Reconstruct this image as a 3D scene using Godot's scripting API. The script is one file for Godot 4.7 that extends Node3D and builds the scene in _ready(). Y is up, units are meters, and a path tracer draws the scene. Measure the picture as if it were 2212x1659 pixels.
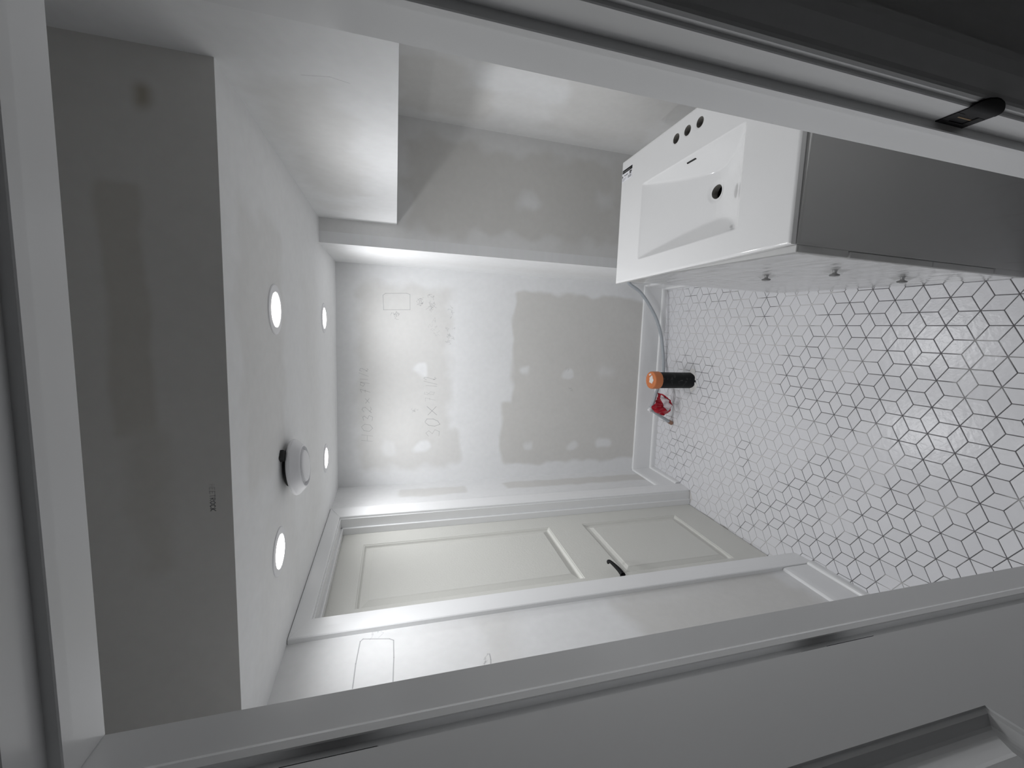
extends Node3D
# A half-finished basement bathroom seen through its doorway; the photograph was taken with the camera turned on its side.

const F := 896.5635            # focal length in pixels of a 2212 x 1659 frame
const HC := 1.8236             # height of the lens
const ZB := -2.577             # back wall
const ZS := -2.0587            # front of the boxed-out wall at the right
const XS := 0.3915             # its left side
const XF := 0.499              # left face of the soffit
const XR := 0.9764             # right wall
const YC := 2.15               # dropped ceiling
const ZK := -0.956             # front edge of the dropped ceiling
const YF := 1.8192             # underside of the soffit
const ZW := -0.515             # room side of the doorway wall
const ZH := -0.3974            # hall side of it
const LAMP := 0.335
const GLOW := 9.0
const EXPOSURE := 1.0

var M := {}
var lwO := Vector3(-0.989, 0, -1.2)      # left wall: a point, its run towards the back, its normal
var lwD: Vector3
var lwN: Vector3
var rng := RandomNumberGenerator.new()
var taken := {}


func _ready() -> void:
	rng.seed = 7
	# ---- camera
	var cam := Camera3D.new()
	cam.name = "camera"
	cam.fov = rad_to_deg(2.0 * atan(829.5 / F))
	cam.near = 0.02
	cam.far = 30.0
	var up := Basis(Vector3.UP, 0.1152) * Basis(Vector3.RIGHT, -0.2739) * Basis(Vector3.BACK, 0.0027)
	cam.transform = Transform3D(Basis(-up.y, up.x, up.z), Vector3(0, HC, 0))
	add_child(cam)
	cam.current = true
	# ---- environment: no sky reaches this basement
	var env := Environment.new()
	env.background_mode = Environment.BG_COLOR
	env.background_color = Color.BLACK
	env.tonemap_mode = Environment.TONE_MAPPER_LINEAR
	env.tonemap_exposure = EXPOSURE
	env.sdfgi_enabled = true
	env.ssao_enabled = true
	env.ssil_enabled = true
	var we := WorldEnvironment.new()
	we.name = "environment"
	we.environment = env
	add_child(we)
	# ---- everything else
	var th := atan(0.0466)
	lwD = Vector3(sin(th), 0, -cos(th))
	lwN = Vector3(cos(th), 0, sin(th))
	make_materials()
	build_shell()
	build_hall()
	build_entry_frame()
	build_open_door()
	build_closet_door()
	build_baseboards()
	build_floor()
	build_downlights()
	build_smoke_alarm()
	build_vanity()
	build_sink_top()
	build_pipe()
	build_supply()


# ------------------------------------------------------------------ helpers

func mat(c: Color, rough := 0.6, spec := 0.5) -> StandardMaterial3D:
	var m := StandardMaterial3D.new()
	m.albedo_color = c
	m.roughness = rough
	m.metallic_specular = spec
	return m


func noise(freq: float, s := 1, oct := 3) -> FastNoiseLite:
	var n := FastNoiseLite.new()
	n.noise_type = FastNoiseLite.TYPE_SIMPLEX_SMOOTH
	n.seed = s
	n.frequency = freq
	n.fractal_octaves = oct
	return n


func bump(m: StandardMaterial3D, freq: float, strength: float, scale: float, s := 3) -> void:
	var t := NoiseTexture2D.new()
	t.width = 256
	t.height = 256
	t.seamless = true
	t.as_normal_map = true
	t.bump_strength = 4.0
	t.noise = noise(freq, s, 4)
	m.normal_enabled = true
	m.normal_texture = t
	m.normal_scale = strength
	m.uv1_triplanar = true
	m.uv1_scale = Vector3.ONE * scale


func begin() -> SurfaceTool:
	var st := SurfaceTool.new()
	st.begin(Mesh.PRIMITIVE_TRIANGLES)
	return st


func tri(st: SurfaceTool, a: Vector3, b: Vector3, c: Vector3, n: Vector3) -> void:
	var g := (c - a).cross(b - a)
	if g.length_squared() < 1e-16:
		return
	if g.dot(n) < 0.0:
		var t := b
		b = c
		c = t
		g = -g
	st.set_normal(g.normalized())
	for v in [a, b, c]:
		st.set_uv(Vector2(v.x, v.y))
		st.add_vertex(v)


func quad(st: SurfaceTool, a: Vector3, b: Vector3, c: Vector3, d: Vector3, n: Vector3) -> void:
	tri(st, a, b, c, n)
	tri(st, a, c, d, n)


# a triangle with its own normals and texture coordinates
func tri_uv(st: SurfaceTool, p: Array, uv: Array, n: Array) -> void:
	var g: Vector3 = (p[2] - p[0]).cross(p[1] - p[0])
	var order := [0, 1, 2]
	if g.dot(n[0] + n[1] + n[2]) < 0.0:
		order = [0, 2, 1]
	for i in order:
		st.set_normal(n[i])
		st.set_uv(uv[i])
		st.add_vertex(p[i])


# a box with chamfered edges
func cbox(st: SurfaceTool, c: Vector3, size: Vector3, b := 0.002, basis := Basis.IDENTITY) -> void:
	var h := size * 0.5
	b = minf(b, minf(h.x, minf(h.y, h.z)) * 0.9)
	var face := func(ax: int, sg: float, o: int) -> Array:
		var u := (ax + 1) % 3
		var v := (ax + 2) % 3
		var out := []
		for k in [[-1, -1], [1, -1], [1, 1], [-1, 1]]:
			var p := Vector3.ZERO
			p[ax] = sg * h[ax]
			p[u] = k[0] * (h[u] - b)
			p[v] = k[1] * (h[v] - b)
			out.append(c + basis * p)
		return out
	for ax in 3:
		for sg in [-1.0, 1.0]:
			var q: Array = face.call(ax, sg, 0)
			var n := Vector3.ZERO
			n[ax] = sg
			quad(st, q[0], q[1], q[2], q[3], basis * n)
	if b <= 0.0:
		return
	for ax in 3:
		var u := (ax + 1) % 3
		var v := (ax + 2) % 3
		for su in [-1.0, 1.0]:
			for sv in [-1.0, 1.0]:
				var q := []
				for k in [[-1, 0], [1, 0], [1, 1], [-1, 1]]:
					var p := Vector3.ZERO
					p[ax] = k[0] * (h[ax] - b)
					p[u] = su * (h[u] - (b if k[1] == 1 else 0.0))
					p[v] = sv * (h[v] - (0.0 if k[1] == 1 else b))
					q.append(c + basis * p)
				var n := Vector3.ZERO
				n[u] = su
				n[v] = sv
				quad(st, q[0], q[1], q[2], q[3], basis * n)
	for sx in [-1.0, 1.0]:
		for sy in [-1.0, 1.0]:
			for sz in [-1.0, 1.0]:
				var s := Vector3(sx, sy, sz)
				var q := []
				for k in 3:
					var p := Vector3(s.x * (h.x - b), s.y * (h.y - b), s.z * (h.z - b))
					p[k] = s[k] * h[k]
					q.append(c + basis * p)
				tri(st, q[0], q[1], q[2], basis * s)


func box2(st: SurfaceTool, lo: Vector3, hi: Vector3, b := 0.0015, xf := Transform3D()) -> void:
	cbox(st, xf * ((lo + hi) * 0.5), hi - lo, b, xf.basis)


# a profile (in U, V) carried along W from w0 to w1; each end may be mitred: w = w0 + k0 * u
func prism(st: SurfaceTool, prof: PackedVector2Array, o: Vector3, u: Vector3, v: Vector3, w: Vector3, w0: float, w1: float, k0 := 0.0, k1 := 0.0) -> void:
	var mid := Vector2.ZERO
	for p in prof:
		mid += p / prof.size()
	var n := prof.size()
	for i in n:
		var p := prof[i]
		var q := prof[(i + 1) % n]
		var e := (q - p).orthogonal()
		if e.dot((p + q) * 0.5 - mid) < 0.0:
			e = -e
		var a := o + u * p.x + v * p.y
		var b := o + u * q.x + v * q.y
		quad(st, a + w * (w0 + k0 * p.x), b + w * (w0 + k0 * q.x), b + w * (w1 + k1 * q.x), a + w * (w1 + k1 * p.x), u * e.x + v * e.y)
	var idx := Geometry2D.triangulate_polygon(prof)
	for i in range(0, idx.size(), 3):
		for e in 2:
			var c := []
			for j in 3:
				var p := prof[idx[i + j]]
				c.append(o + u * p.x + v * p.y + w * ((w0 + k0 * p.x) if e == 0 else (w1 + k1 * p.x)))
			tri(st, c[0], c[1], c[2], -w if e == 0 else w)


# a profile of (radius, height) turned round an axis, smooth unless corners repeat a point
func lathe(st: SurfaceTool, prof: Array, xf: Transform3D, seg := 32) -> void:
	for i in prof.size() - 1:
		var p: Vector2 = prof[i]
		var q: Vector2 = prof[i + 1]
		if p.distance_squared_to(q) < 1e-14:
			continue
		var t := (q - p).normalized()
		var nn := Vector2(t.y, -t.x)
		for k in seg:
			var a0 := TAU * k / seg
			var a1 := TAU * (k + 1) / seg
			var at := func(r: Vector2, a: float) -> Vector3: return xf * Vector3(r.x * cos(a), r.y, r.x * sin(a))
			var nm := func(a: float) -> Vector3: return xf.basis * Vector3(nn.x * cos(a), nn.y, nn.x * sin(a)).normalized()
			var n0: Vector3 = nm.call(a0)
			var n1: Vector3 = nm.call(a1)
			var uv := Vector2.ZERO
			if p.x > 1e-6:
				tri_uv(st, [at.call(p, a0), at.call(p, a1), at.call(q, a1)], [uv, uv, uv], [n0, n1, n1])
			if q.x > 1e-6:
				tri_uv(st, [at.call(p, a0), at.call(q, a1), at.call(q, a0)], [uv, uv, uv], [n0, n1, n0])


func smooth_path(pts: Array, per := 8) -> PackedVector3Array:
	var out := PackedVector3Array()
	for i in pts.size() - 1:
		var p0: Vector3 = pts[maxi(i - 1, 0)]
		var p1: Vector3 = pts[i]
		var p2: Vector3 = pts[i + 1]
		var p3: Vector3 = pts[mini(i + 2, pts.size() - 1)]
		for k in per:
			out.append(p1.cubic_interpolate(p2, p0, p3, float(k) / per))
	out.append(pts[-1])
	return out


# a round tube along points; radii is one number or one per point
func tube(st: SurfaceTool, pts: PackedVector3Array, radii: Array, seg := 14, squash := 1.0) -> void:
	var n := pts.size()
	var t0 := (pts[1] - pts[0]).normalized()
	var side := t0.cross(Vector3.UP if absf(t0.y) < 0.9 else Vector3.RIGHT).normalized()
	var rings := []
	var norms := []
	for i in n:
		var t := (pts[mini(i + 1, n - 1)] - pts[maxi(i - 1, 0)]).normalized()
		side = (side - t * side.dot(t)).normalized()
		var other := t.cross(side)
		var r: float = radii[mini(i, radii.size() - 1)]
		var ring := []
		var nr := []
		for k in seg:
			var a := TAU * k / seg
			var d := side * cos(a) + other * sin(a) * squash
			ring.append(pts[i] + d * r)
			nr.append((side * cos(a) + other * sin(a) / squash).normalized())
		rings.append(ring)
		norms.append(nr)
	var uv := Vector2.ZERO
	for i in n - 1:
		for k in seg:
			var j := (k + 1) % seg
			tri_uv(st, [rings[i][k], rings[i][j], rings[i + 1][j]], [uv, uv, uv], [norms[i][k], norms[i][j], norms[i + 1][j]])
			tri_uv(st, [rings[i][k], rings[i + 1][j], rings[i + 1][k]], [uv, uv, uv], [norms[i][k], norms[i + 1][j], norms[i + 1][k]])
	for e in [0, n - 1]:
		var dirv := (pts[0] - pts[1]) if e == 0 else (pts[n - 1] - pts[n - 2])
		for k in seg:
			tri(st, pts[e], rings[e][k], rings[e][(k + 1) % seg], dirv)


func obj(called: String, st: SurfaceTool, m: Material, parent: Node = self) -> MeshInstance3D:
	var mi := MeshInstance3D.new()
	mi.name = numbered(called) if parent == self else called
	mi.mesh = st.commit()
	mi.material_override = null
	mi.mesh.surface_set_material(0, m)
	mi.cast_shadow = GeometryInstance3D.SHADOW_CASTING_SETTING_ON
	parent.add_child(mi, true)
	return mi


func numbered(called: String) -> String:
	if not taken.has(called):
		taken[called] = 0
		return called
	taken[called] += 1
	return "%s_%03d" % [called, taken[called]]


func tag(o: Node, label: String, category: String, group := "", kind := "") -> Node:
	o.set_meta("label", label)
	o.set_meta("category", category)
	if group:
		o.set_meta("group", group)
	if kind:
		o.set_meta("kind", kind)
	return o


func struct(o: Node, label: String, category: String) -> Node:
	return tag(o, label, category, "", "structure")


func base(called: String, xf := Transform3D()) -> Node3D:
	var o := Node3D.new()
	o.name = numbered(called)
	o.transform = xf
	add_child(o)
	return o


# ------------------------------------------------------------------ materials and painted plasterboard

func lin(r: float, g: float, b: float) -> Color:
	return Color(r, g, b).linear_to_srgb()


const PAPER := Vector3(0.70, 0.69, 0.668)
const MUD := Vector3(0.85, 0.855, 0.86)

func make_materials() -> void:
	M.trim = mat(lin(0.885, 0.89, 0.895), 0.22)
	M.closet = mat(lin(0.70, 0.698, 0.658), 0.42)
	bump(M.closet, 0.08, 0.15, 4.0)
	M.hall_door = mat(lin(0.88, 0.885, 0.89), 0.42)
	M.plain = mat(lin(0.70, 0.70, 0.69), 0.85)
	M.mud = mat(lin(MUD.x, MUD.y, MUD.z), 0.8)
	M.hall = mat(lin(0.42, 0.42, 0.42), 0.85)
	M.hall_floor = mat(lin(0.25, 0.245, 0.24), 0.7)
	M.black = mat(lin(0.005, 0.005, 0.006), 0.45, 0.3)
	M.black_matt = mat(lin(0.015, 0.015, 0.015), 0.7)
	M.wood = mat(lin(0.42, 0.30, 0.18), 0.8)
	M.white_plastic = mat(lin(0.80, 0.80, 0.82), 0.35)
	M.grey_gap = mat(lin(0.18, 0.18, 0.18), 0.8)
	M.lens = mat(lin(0.9, 0.9, 0.9), 0.5)
	M.lens.emission_enabled = true
	M.lens.emission = Color(1.0, 0.99, 0.97)
	M.lens.emission_energy_multiplier = GLOW
	M.ceramic = mat(lin(0.84, 0.84, 0.84), 0.06, 0.6)
	M.cabinet = mat(lin(0.55, 0.55, 0.545), 0.45)
	M.cabinet_in = mat(lin(0.25, 0.24, 0.22), 0.8)
	M.film = mat(Color(1, 1, 1, 0.08), 0.14)
	M.film.transparency = BaseMaterial3D.TRANSPARENCY_ALPHA
	M.knob = mat(lin(0.22, 0.22, 0.22), 0.4)
	M.knob.metallic = 0.6
	M.abs = mat(lin(0.018, 0.019, 0.02), 0.5, 0.3)
	M.cap = mat(lin(0.62, 0.20, 0.07), 0.5)
	M.chalk = mat(lin(0.75, 0.72, 0.70), 0.8)
	M.pex = mat(lin(0.42, 0.45, 0.48), 0.4)
	M.brass = mat(lin(0.35, 0.20, 0.14), 0.4)
	M.brass.metallic = 0.5
	M.red = mat(lin(0.42, 0.015, 0.03), 0.3)
	M.red.cull_mode = BaseMaterial3D.CULL_DISABLED
	M.tag_white = mat(lin(0.70, 0.62, 0.64), 0.4)
	M.tag_white.cull_mode = BaseMaterial3D.CULL_DISABLED
	M.dust = mat(lin(0.75, 0.74, 0.72), 0.95)


func sstep(a: float, b: float, x: float) -> float:
	var t := clampf((x - a) / (b - a), 0.0, 1.0)
	return t * t * (3.0 - 2.0 * t)


# how a plasterboard face is finished: paper where marks say so, joint compound elsewhere (or the other way round)
# marks: [u, v, half_u, half_v, corner, soft, wobble, paper amount]; strokes: [points, radius, strength]
func board(u0: float, v0: float, w: float, h: float, start: float, marks: Array, strokes: Array, fine: float, s: int, shade := 1.0) -> StandardMaterial3D:
	var px := 0.005
	var W := int(ceil(w / px))
	var H := int(ceil(h / px))
	var f := PackedFloat32Array()
	f.resize(W * H)
	f.fill(start)
	var n1 := noise(5.0, s, 2)
	var n2 := noise(5.0, s + 50, 2)
	var nf := noise(4.0, s + 90, 4)
	for mk in marks:
		var reach: float = mk[5] + mk[6] * 1.5
		var i0 := maxi(0, int((mk[0] - mk[2] - reach - u0) / px))
		var i1 := mini(W - 1, int((mk[0] + mk[2] + reach - u0) / px))
		var j0 := maxi(0, int((mk[1] - mk[3] - reach - v0) / px))
		var j1 := mini(H - 1, int((mk[1] + mk[3] + reach - v0) / px))
		for j in range(j0, j1 + 1):
			for i in range(i0, i1 + 1):
				var x: float = u0 + (i + 0.5) * px
				var y: float = v0 + (j + 0.5) * px
				x += n1.get_noise_2d(x, y) * mk[6]
				y += n2.get_noise_2d(x, y) * mk[6]
				var qx: float = absf(x - mk[0]) - mk[2] + mk[4]
				var qy: float = absf(y - mk[1]) - mk[3] + mk[4]
				var soft: float = mk[5] * 1.5
				var d: float = Vector2(maxf(qx, 0.0), maxf(qy, 0.0)).length() + minf(maxf(qx, qy), 0.0) - mk[4]
				var a := 1.0 - sstep(-soft * 0.5, soft * 0.5, d)
				f[j * W + i] = lerpf(f[j * W + i], mk[7], a)
	var im := Image.create(W, H, false, Image.FORMAT_RGB8)
	for j in H:
		for i in W:
			var k := 1.0 + 0.025 * nf.get_noise_2d(i * px * 6.0, j * px * 6.0) + 0.02 * nf.get_noise_2d(i * px * 2.0, j * px * 1.4 + 30.0)
			var c := MUD.lerp(PAPER, f[j * W + i]) * k * shade
			im.set_pixel(i, H - 1 - j, Color(c.x, c.y, c.z).linear_to_srgb())
	if strokes.size():
		var W2 := int(w / fine)
		var H2 := int(h / fine)
		im.resize(W2, H2, Image.INTERPOLATE_CUBIC)
		for sk in strokes:
			var pts: Array = sk[0]
			for i in pts.size() - 1:
				var a := Vector2((pts[i].x - u0) / fine, H2 - (pts[i].y - v0) / fine)
				var b := Vector2((pts[i + 1].x - u0) / fine, H2 - (pts[i + 1].y - v0) / fine)
				line(im, a, b, sk[1] / fine, sk[2])
	else:
		im.resize(W * 2, H * 2, Image.INTERPOLATE_CUBIC)
	var m := mat(Color.WHITE, 0.72, 0.4)
	m.albedo_texture = ImageTexture.create_from_image(im)
	m.texture_repeat = false
	return m


func line(im: Image, a: Vector2, b: Vector2, r: float, k: float) -> void:
	var lo := a.min(b) - Vector2.ONE * (r + 2.0)
	var hi := a.max(b) + Vector2.ONE * (r + 2.0)
	for y in range(maxi(0, int(lo.y)), mini(im.get_height(), int(hi.y) + 1)):
		for x in range(maxi(0, int(lo.x)), mini(im.get_width(), int(hi.x) + 1)):
			var p := Vector2(x + 0.5, y + 0.5)
			var d := p.distance_to(Geometry2D.get_closest_point_to_segment(p, a, b))
			var c := clampf(r + 0.5 - d, 0.0, 1.0) * k
			if c > 0.0:
				im.set_pixel(x, y, im.get_pixel(x, y).lerp(Color(0.2, 0.2, 0.22), c))


const GLYPHS := {
	"0": [[0.5, 1, 0.1, 0.8, 0.05, 0.4, 0.3, 0, 0.7, 0.05, 0.95, 0.45, 0.85, 0.85, 0.5, 1]],
	"1": [[0.5, 1, 0.5, 0]],
	"2": [[0.1, 0.8, 0.35, 1, 0.75, 0.9, 0.75, 0.65, 0.1, 0.1, 0.3, 0.2, 0.6, 0, 0.95, 0.1]],
	"3": [[0.1, 0.9, 0.5, 1, 0.75, 0.8, 0.4, 0.55, 0.85, 0.35, 0.6, 0.03, 0.1, 0.1]],
	"7": [[0.1, 0.95, 0.8, 1, 0.35, 0], [0.25, 0.5, 0.7, 0.52]],
	"8": [[0.8, 0.95, 0.4, 1, 0.2, 0.75, 0.8, 0.35, 0.6, 0, 0.2, 0.15, 0.35, 0.5, 0.8, 0.85]],
	"9": [[0.8, 0.9, 0.4, 1, 0.15, 0.7, 0.5, 0.5, 0.8, 0.9, 0.65, 0]],
	"/": [[0.0, -0.1, 0.9, 1.1]],
	"x": [[0.1, 0.1, 0.85, 0.75], [0.1, 0.75, 0.85, 0.1]],
	"X": [[0.0, 0.0, 0.95, 1.0], [0.05, 0.9, 0.9, 0.15]],
	"H": [[0.15, 1, 0.1, 0], [0.8, 1, 0.85, 0], [0.1, 0.5, 0.85, 0.5]],
	"O": [[0.5, 1, 0.1, 0.75, 0.1, 0.25, 0.5, 0, 0.9, 0.25, 0.9, 0.75, 0.5, 1]],
	"S": [[0.9, 0.9, 0.5, 1, 0.15, 0.8, 0.8, 0.3, 0.55, 0, 0.1, 0.12]],
	"E": [[0.9, 1, 0.1, 1, 0.1, 0, 0.9, 0], [0.1, 0.5, 0.7, 0.5]],
	"T": [[0, 1, 1, 1], [0.5, 1, 0.5, 0]],
	"R": [[0.1, 0, 0.1, 1, 0.8, 0.95, 0.85, 0.6, 0.1, 0.5, 0.9, 0]],
	"C": [[0.9, 0.85, 0.5, 1, 0.1, 0.75, 0.1, 0.25, 0.5, 0, 0.9, 0.15]],
	"K": [[0.1, 0, 0.1, 1], [0.9, 1, 0.1, 0.45, 0.9, 0]],
}

# strokes for a word: o is its lower left corner, adv and rise the step along and the height (as vectors)
func word(text: String, o: Vector2, adv: Vector2, rise: Vector2, r: float, k0: float, k1: float) -> Array:
	var out := []
	for i in text.length():
		if GLYPHS.has(text[i]):
			for g in GLYPHS[text[i]]:
				var pts := []
				for j in range(0, g.size(), 2):
					pts.append(o + adv * (i + g[j] * 0.78) + rise * g[j + 1] + Vector2(rng.randf_range(-1, 1), rng.randf_range(-1, 1)) * rise.length() * 0.045)
				out.append([pts, r * 0.75, 0.62 * lerpf(k0, k1, float(i) / maxi(1, text.length() - 1))])
	return out


func scribble(c: Vector2, w: float, h: float, n: int, r: float, k: float) -> Array:
	var out := []
	for i in n:
		var p := c + Vector2(rng.randf_range(-w, w), rng.randf_range(-h, h))
		var pts := [p]
		for j in 3:
			p += Vector2(rng.randf_range(-0.014, 0.014), rng.randf_range(-0.014, 0.014))
			pts.append(p)
		out.append([pts, r * 0.75, k * 0.6])
	return out


# a wall built of thick slabs: rects are [u0, v0, u1, v1] in the wall's own axes; win is the part of it that the texture covers
func slab(called: String, o: Vector3, u: Vector3, v: Vector3, n: Vector3, rects: Array, thick: float, m: Material, win: Array, parent: Node = self) -> MeshInstance3D:
	var st := begin()
	for r in rects:
		var at := func(a: float, b: float, d: float) -> Vector3: return o + u * a + v * b - n * d
		var uv := func(a: float, b: float) -> Vector2: return Vector2((a - win[0]) / win[2], 1.0 - (b - win[1]) / win[3])
		var c := [[r[0], r[1]], [r[2], r[1]], [r[2], r[3]], [r[0], r[3]]]
		var f := []
		var t := []
		var bk := []
		for k in c:
			f.append(at.call(k[0], k[1], 0.0))
			t.append(uv.call(k[0], k[1]))
			bk.append(at.call(k[0], k[1], thick))
		tri_uv(st, [f[0], f[1], f[2]], [t[0], t[1], t[2]], [n, n, n])
		tri_uv(st, [f[0], f[2], f[3]], [t[0], t[2], t[3]], [n, n, n])
		quad(st, bk[0], bk[1], bk[2], bk[3], -n)
		var out := [-v, u, v, -u]
		for k in 4:
			var j := (k + 1) % 4
			var e: Vector3 = out[k]
			tri_uv(st, [f[k], f[j], bk[j]], [t[k], t[j], t[j]], [e, e, e])
			tri_uv(st, [f[k], bk[j], bk[k]], [t[k], t[j], t[k]], [e, e, e])
	return obj(called, st, m, parent)


# ------------------------------------------------------------------ the room

func build_shell() -> void:
	# back wall
	var marks := [
		[-0.268, 1.77, 0.555, 0.265, 0.03, 0.05, 0.035, 0.72], [-0.70, 1.50, 0.10, 0.07, 0.03, 0.03, 0.03, 0.72],
		[-0.275, 0.62, 0.565, 0.475, 0.03, 0.022, 0.026, 1.0], [-0.62, 1.115, 0.21, 0.045, 0.03, 0.022, 0.02, 1.0],
		[-0.21, 1.675, 0.036, 0.045, 0.035, 0.02, 0.03, 0.0], [-0.692, 1.66, 0.032, 0.042, 0.03, 0.02, 0.03, 0.0],
		[-0.70, 1.86, 0.04, 0.05, 0.035, 0.03, 0.03, 0.35],
		[-0.215, 1.015, 0.03, 0.045, 0.03, 0.03, 0.03, 0.15], [-0.24, 0.71, 0.038, 0.035, 0.03, 0.015, 0.02, 0.25],
		[-0.212, 0.425, 0.04, 0.06, 0.04, 0.05, 0.03, 0.5], [-0.712, 0.965, 0.025, 0.03, 0.02, 0.02, 0.02, 0.35],
		[-0.722, 0.65, 0.03, 0.035, 0.03, 0.02, 0.02, 0.3], [-0.716, 0.41, 0.028, 0.065, 0.03, 0.02, 0.02, 0.15],
	]
	var strokes := []
	strokes += word("HO", Vector2(-0.655, 1.955), Vector2(0.062, -0.001), Vector2(0.008, 0.062), 0.0011, 0.35, 0.5)
	strokes += word("32", Vector2(-0.525, 1.952), Vector2(0.05, 0.004), Vector2(0.005, 0.058), 0.0011, 0.5, 0.45)
	strokes += word("x", Vector2(-0.42, 1.968), Vector2(0.05, 0), Vector2(0, 0.035), 0.0011, 0.5, 0.5)
	strokes += word("79", Vector2(-0.36, 1.965), Vector2(0.04, 0.003), Vector2(0.004, 0.055), 0.0011, 0.5, 0.45)
	strokes += word("1/2", Vector2(-0.285, 1.98), Vector2(0.028, 0.0), Vector2(0.003, 0.045), 0.001, 0.4, 0.4)
	strokes += word("30", Vector2(-0.63, 1.55), Vector2(0.065, 0.006), Vector2(0.0, 0.085), 0.0013, 0.4, 0.6)
	strokes += word("X", Vector2(-0.495, 1.572), Vector2(0.075, 0.0), Vector2(0, 0.062), 0.0014, 0.6, 0.6)
	strokes += word("78", Vector2(-0.41, 1.585), Vector2(0.038, 0.004), Vector2(0.0, 0.06), 0.001, 0.3, 0.3)
	strokes += word("1/2", Vector2(-0.325, 1.575), Vector2(0.024, 0.004), Vector2(0.004, 0.07), 0.0011, 0.4, 0.5)
	strokes.append([[Vector2(0.221, 1.894), Vector2(0.232, 1.88), Vector2(0.24, 1.76), Vector2(0.234, 1.741), Vector2(0.145, 1.74), Vector2(0.137, 1.891), Vector2(0.221, 1.894)], 0.0009, 0.32])
	strokes += scribble(Vector2(0.112, 1.822), 0.012, 0.014, 8, 0.0009, 0.45)
	strokes += scribble(Vector2(0.194, 1.68), 0.02, 0.022, 12, 0.0009, 0.38)
	strokes += scribble(Vector2(0.20, 1.615), 0.045, 0.016, 16, 0.0009, 0.36)
	strokes += scribble(Vector2(0.06, 1.60), 0.09, 0.02, 14, 0.0008, 0.2)
	strokes += scribble(Vector2(0.0, 1.50), 0.05, 0.02, 14, 0.0009, 0.3)
	strokes += scribble(Vector2(0.144, 1.495), 0.03, 0.008, 5, 0.0009, 0.3)
	strokes += scribble(Vector2(-0.462, 1.711), 0.015, 0.016, 5, 0.0009, 0.3)
	strokes += scribble(Vector2(-0.19, 0.70), 0.012, 0.012, 4, 0.0009, 0.2)
	strokes += scribble(Vector2(-0.34, 0.68), 0.015, 0.015, 5, 0.0009, 0.22)
	var u0 := -0.99
	var m := board(u0, 0.0, 1.42, 2.2, 0.0, marks, strokes, 0.0013, 11)
	struct(slab("wall_back", Vector3(0, 0, ZB), Vector3.RIGHT, Vector3.UP, Vector3.BACK, [[-1.1, -0.1, 0.43, 2.25]], 0.1, m, [u0, 0.0, 1.42, 2.2]), "back wall of taped grey plasterboard with pencilled measurements", "wall")
	# boxed-out wall at the right: its front and its bright side
	m = board(0.37, 0.0, 0.63, 2.2, 0.42, [
		[0.70, 1.25, 0.205, 0.52, 0.06, 0.05, 0.06, 1.0], [0.70, 0.62, 0.205, 0.12, 0.04, 0.05, 0.05, 0.9],
		[0.666, 1.19, 0.035, 0.05, 0.03, 0.04, 0.03, 0.25], [0.738, 0.77, 0.035, 0.05, 0.03, 0.04, 0.03, 0.5],
		[0.43, 1.6, 0.02, 0.4, 0.02, 0.05, 0.02, 0.25],
	], [], 0.002, 21)
	struct(slab("wall_right_front", Vector3(0, 0, ZS), Vector3.RIGHT, Vector3.UP, Vector3.BACK, [[XS + 0.05, -0.1, 1.08, 2.25]], 0.1, m, [0.37, 0.0, 0.63, 2.2]), "front of the boxed-out wall beside the vanity, grey plasterboard with compound patches", "wall")
	m = board(-0.6, 0.0, 0.6, 2.2, 0.0, [[-0.27, 1.2, 0.06, 0.9, 0.02, 0.08, 0.05, 0.18]], [], 0.002, 31)
	struct(slab("wall_right_side", Vector3(XS, 0, ZS), Vector3(0, 0, 1), Vector3.UP, Vector3.LEFT, [[-0.6, -0.1, 0.0, 2.25]], 0.05, m, [-0.6, 0.0, 0.6, 2.2]), "narrow bright side of the boxed-out wall, all joint compound", "wall")
	# soffit along the right wall
	var so := base("wall_soffit")
	struct(so, "soffit box hanging below the ceiling along the right wall", "soffit")
	m = board(ZS, 1.78, 1.66, 0.9, 0.0, [
		[-1.35, 2.02, 0.36, 0.085, 0.05, 0.06, 0.05, 0.45], [-1.85, 2.03, 0.05, 0.08, 0.03, 0.06, 0.04, 0.3],
	], [[[Vector2(-0.962, 2.003), Vector2(-0.95, 1.95), Vector2(-0.96, 1.914)], 0.0006, 0.2]], 0.0016, 41)
	slab("face", Vector3(XF, 0, 0), Vector3(0, 0, 1), Vector3.UP, Vector3.LEFT, [[ZS + 0.0005, YF, ZW, 2.62]], 0.02, m, [ZS, 1.78, 1.66, 0.9], so)
	var st := begin()
	box2(st, Vector3(XF + 0.0205, YF, ZS + 0.0005), Vector3(1.08, YF + 0.03, ZW), 0.0)
	obj("underside", st, M.mud, so)
	# right wall
	m = board(ZS, 0.0, 1.6, 2.2, 0.30, [
		[-1.80, 1.62, 0.18, 0.20, 0.05, 0.05, 0.05, 0.75], [-1.42, 1.62, 0.13, 0.3, 0.05, 0.05, 0.05, 0.9],
		[-1.72, 0.92, 0.24, 0.26, 0.06, 0.06, 0.06, 0.65], [-1.665, 1.37, 0.08, 0.2, 0.04, 0.06, 0.03, 0.0], [-1.25, 0.7, 0.25, 0.5, 0.05, 0.06, 0.06, 0.9],
	], [], 0.002, 51)
	struct(slab("wall_right", Vector3(XR, 0, 0), Vector3(0, 0, 1), Vector3.UP, Vector3.LEFT, [[ZS, -0.1, ZW, 2.62]], 0.1, m, [ZS, 0.0, 1.6, 2.2]), "right wall behind the vanity, taped plasterboard", "wall")
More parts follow.
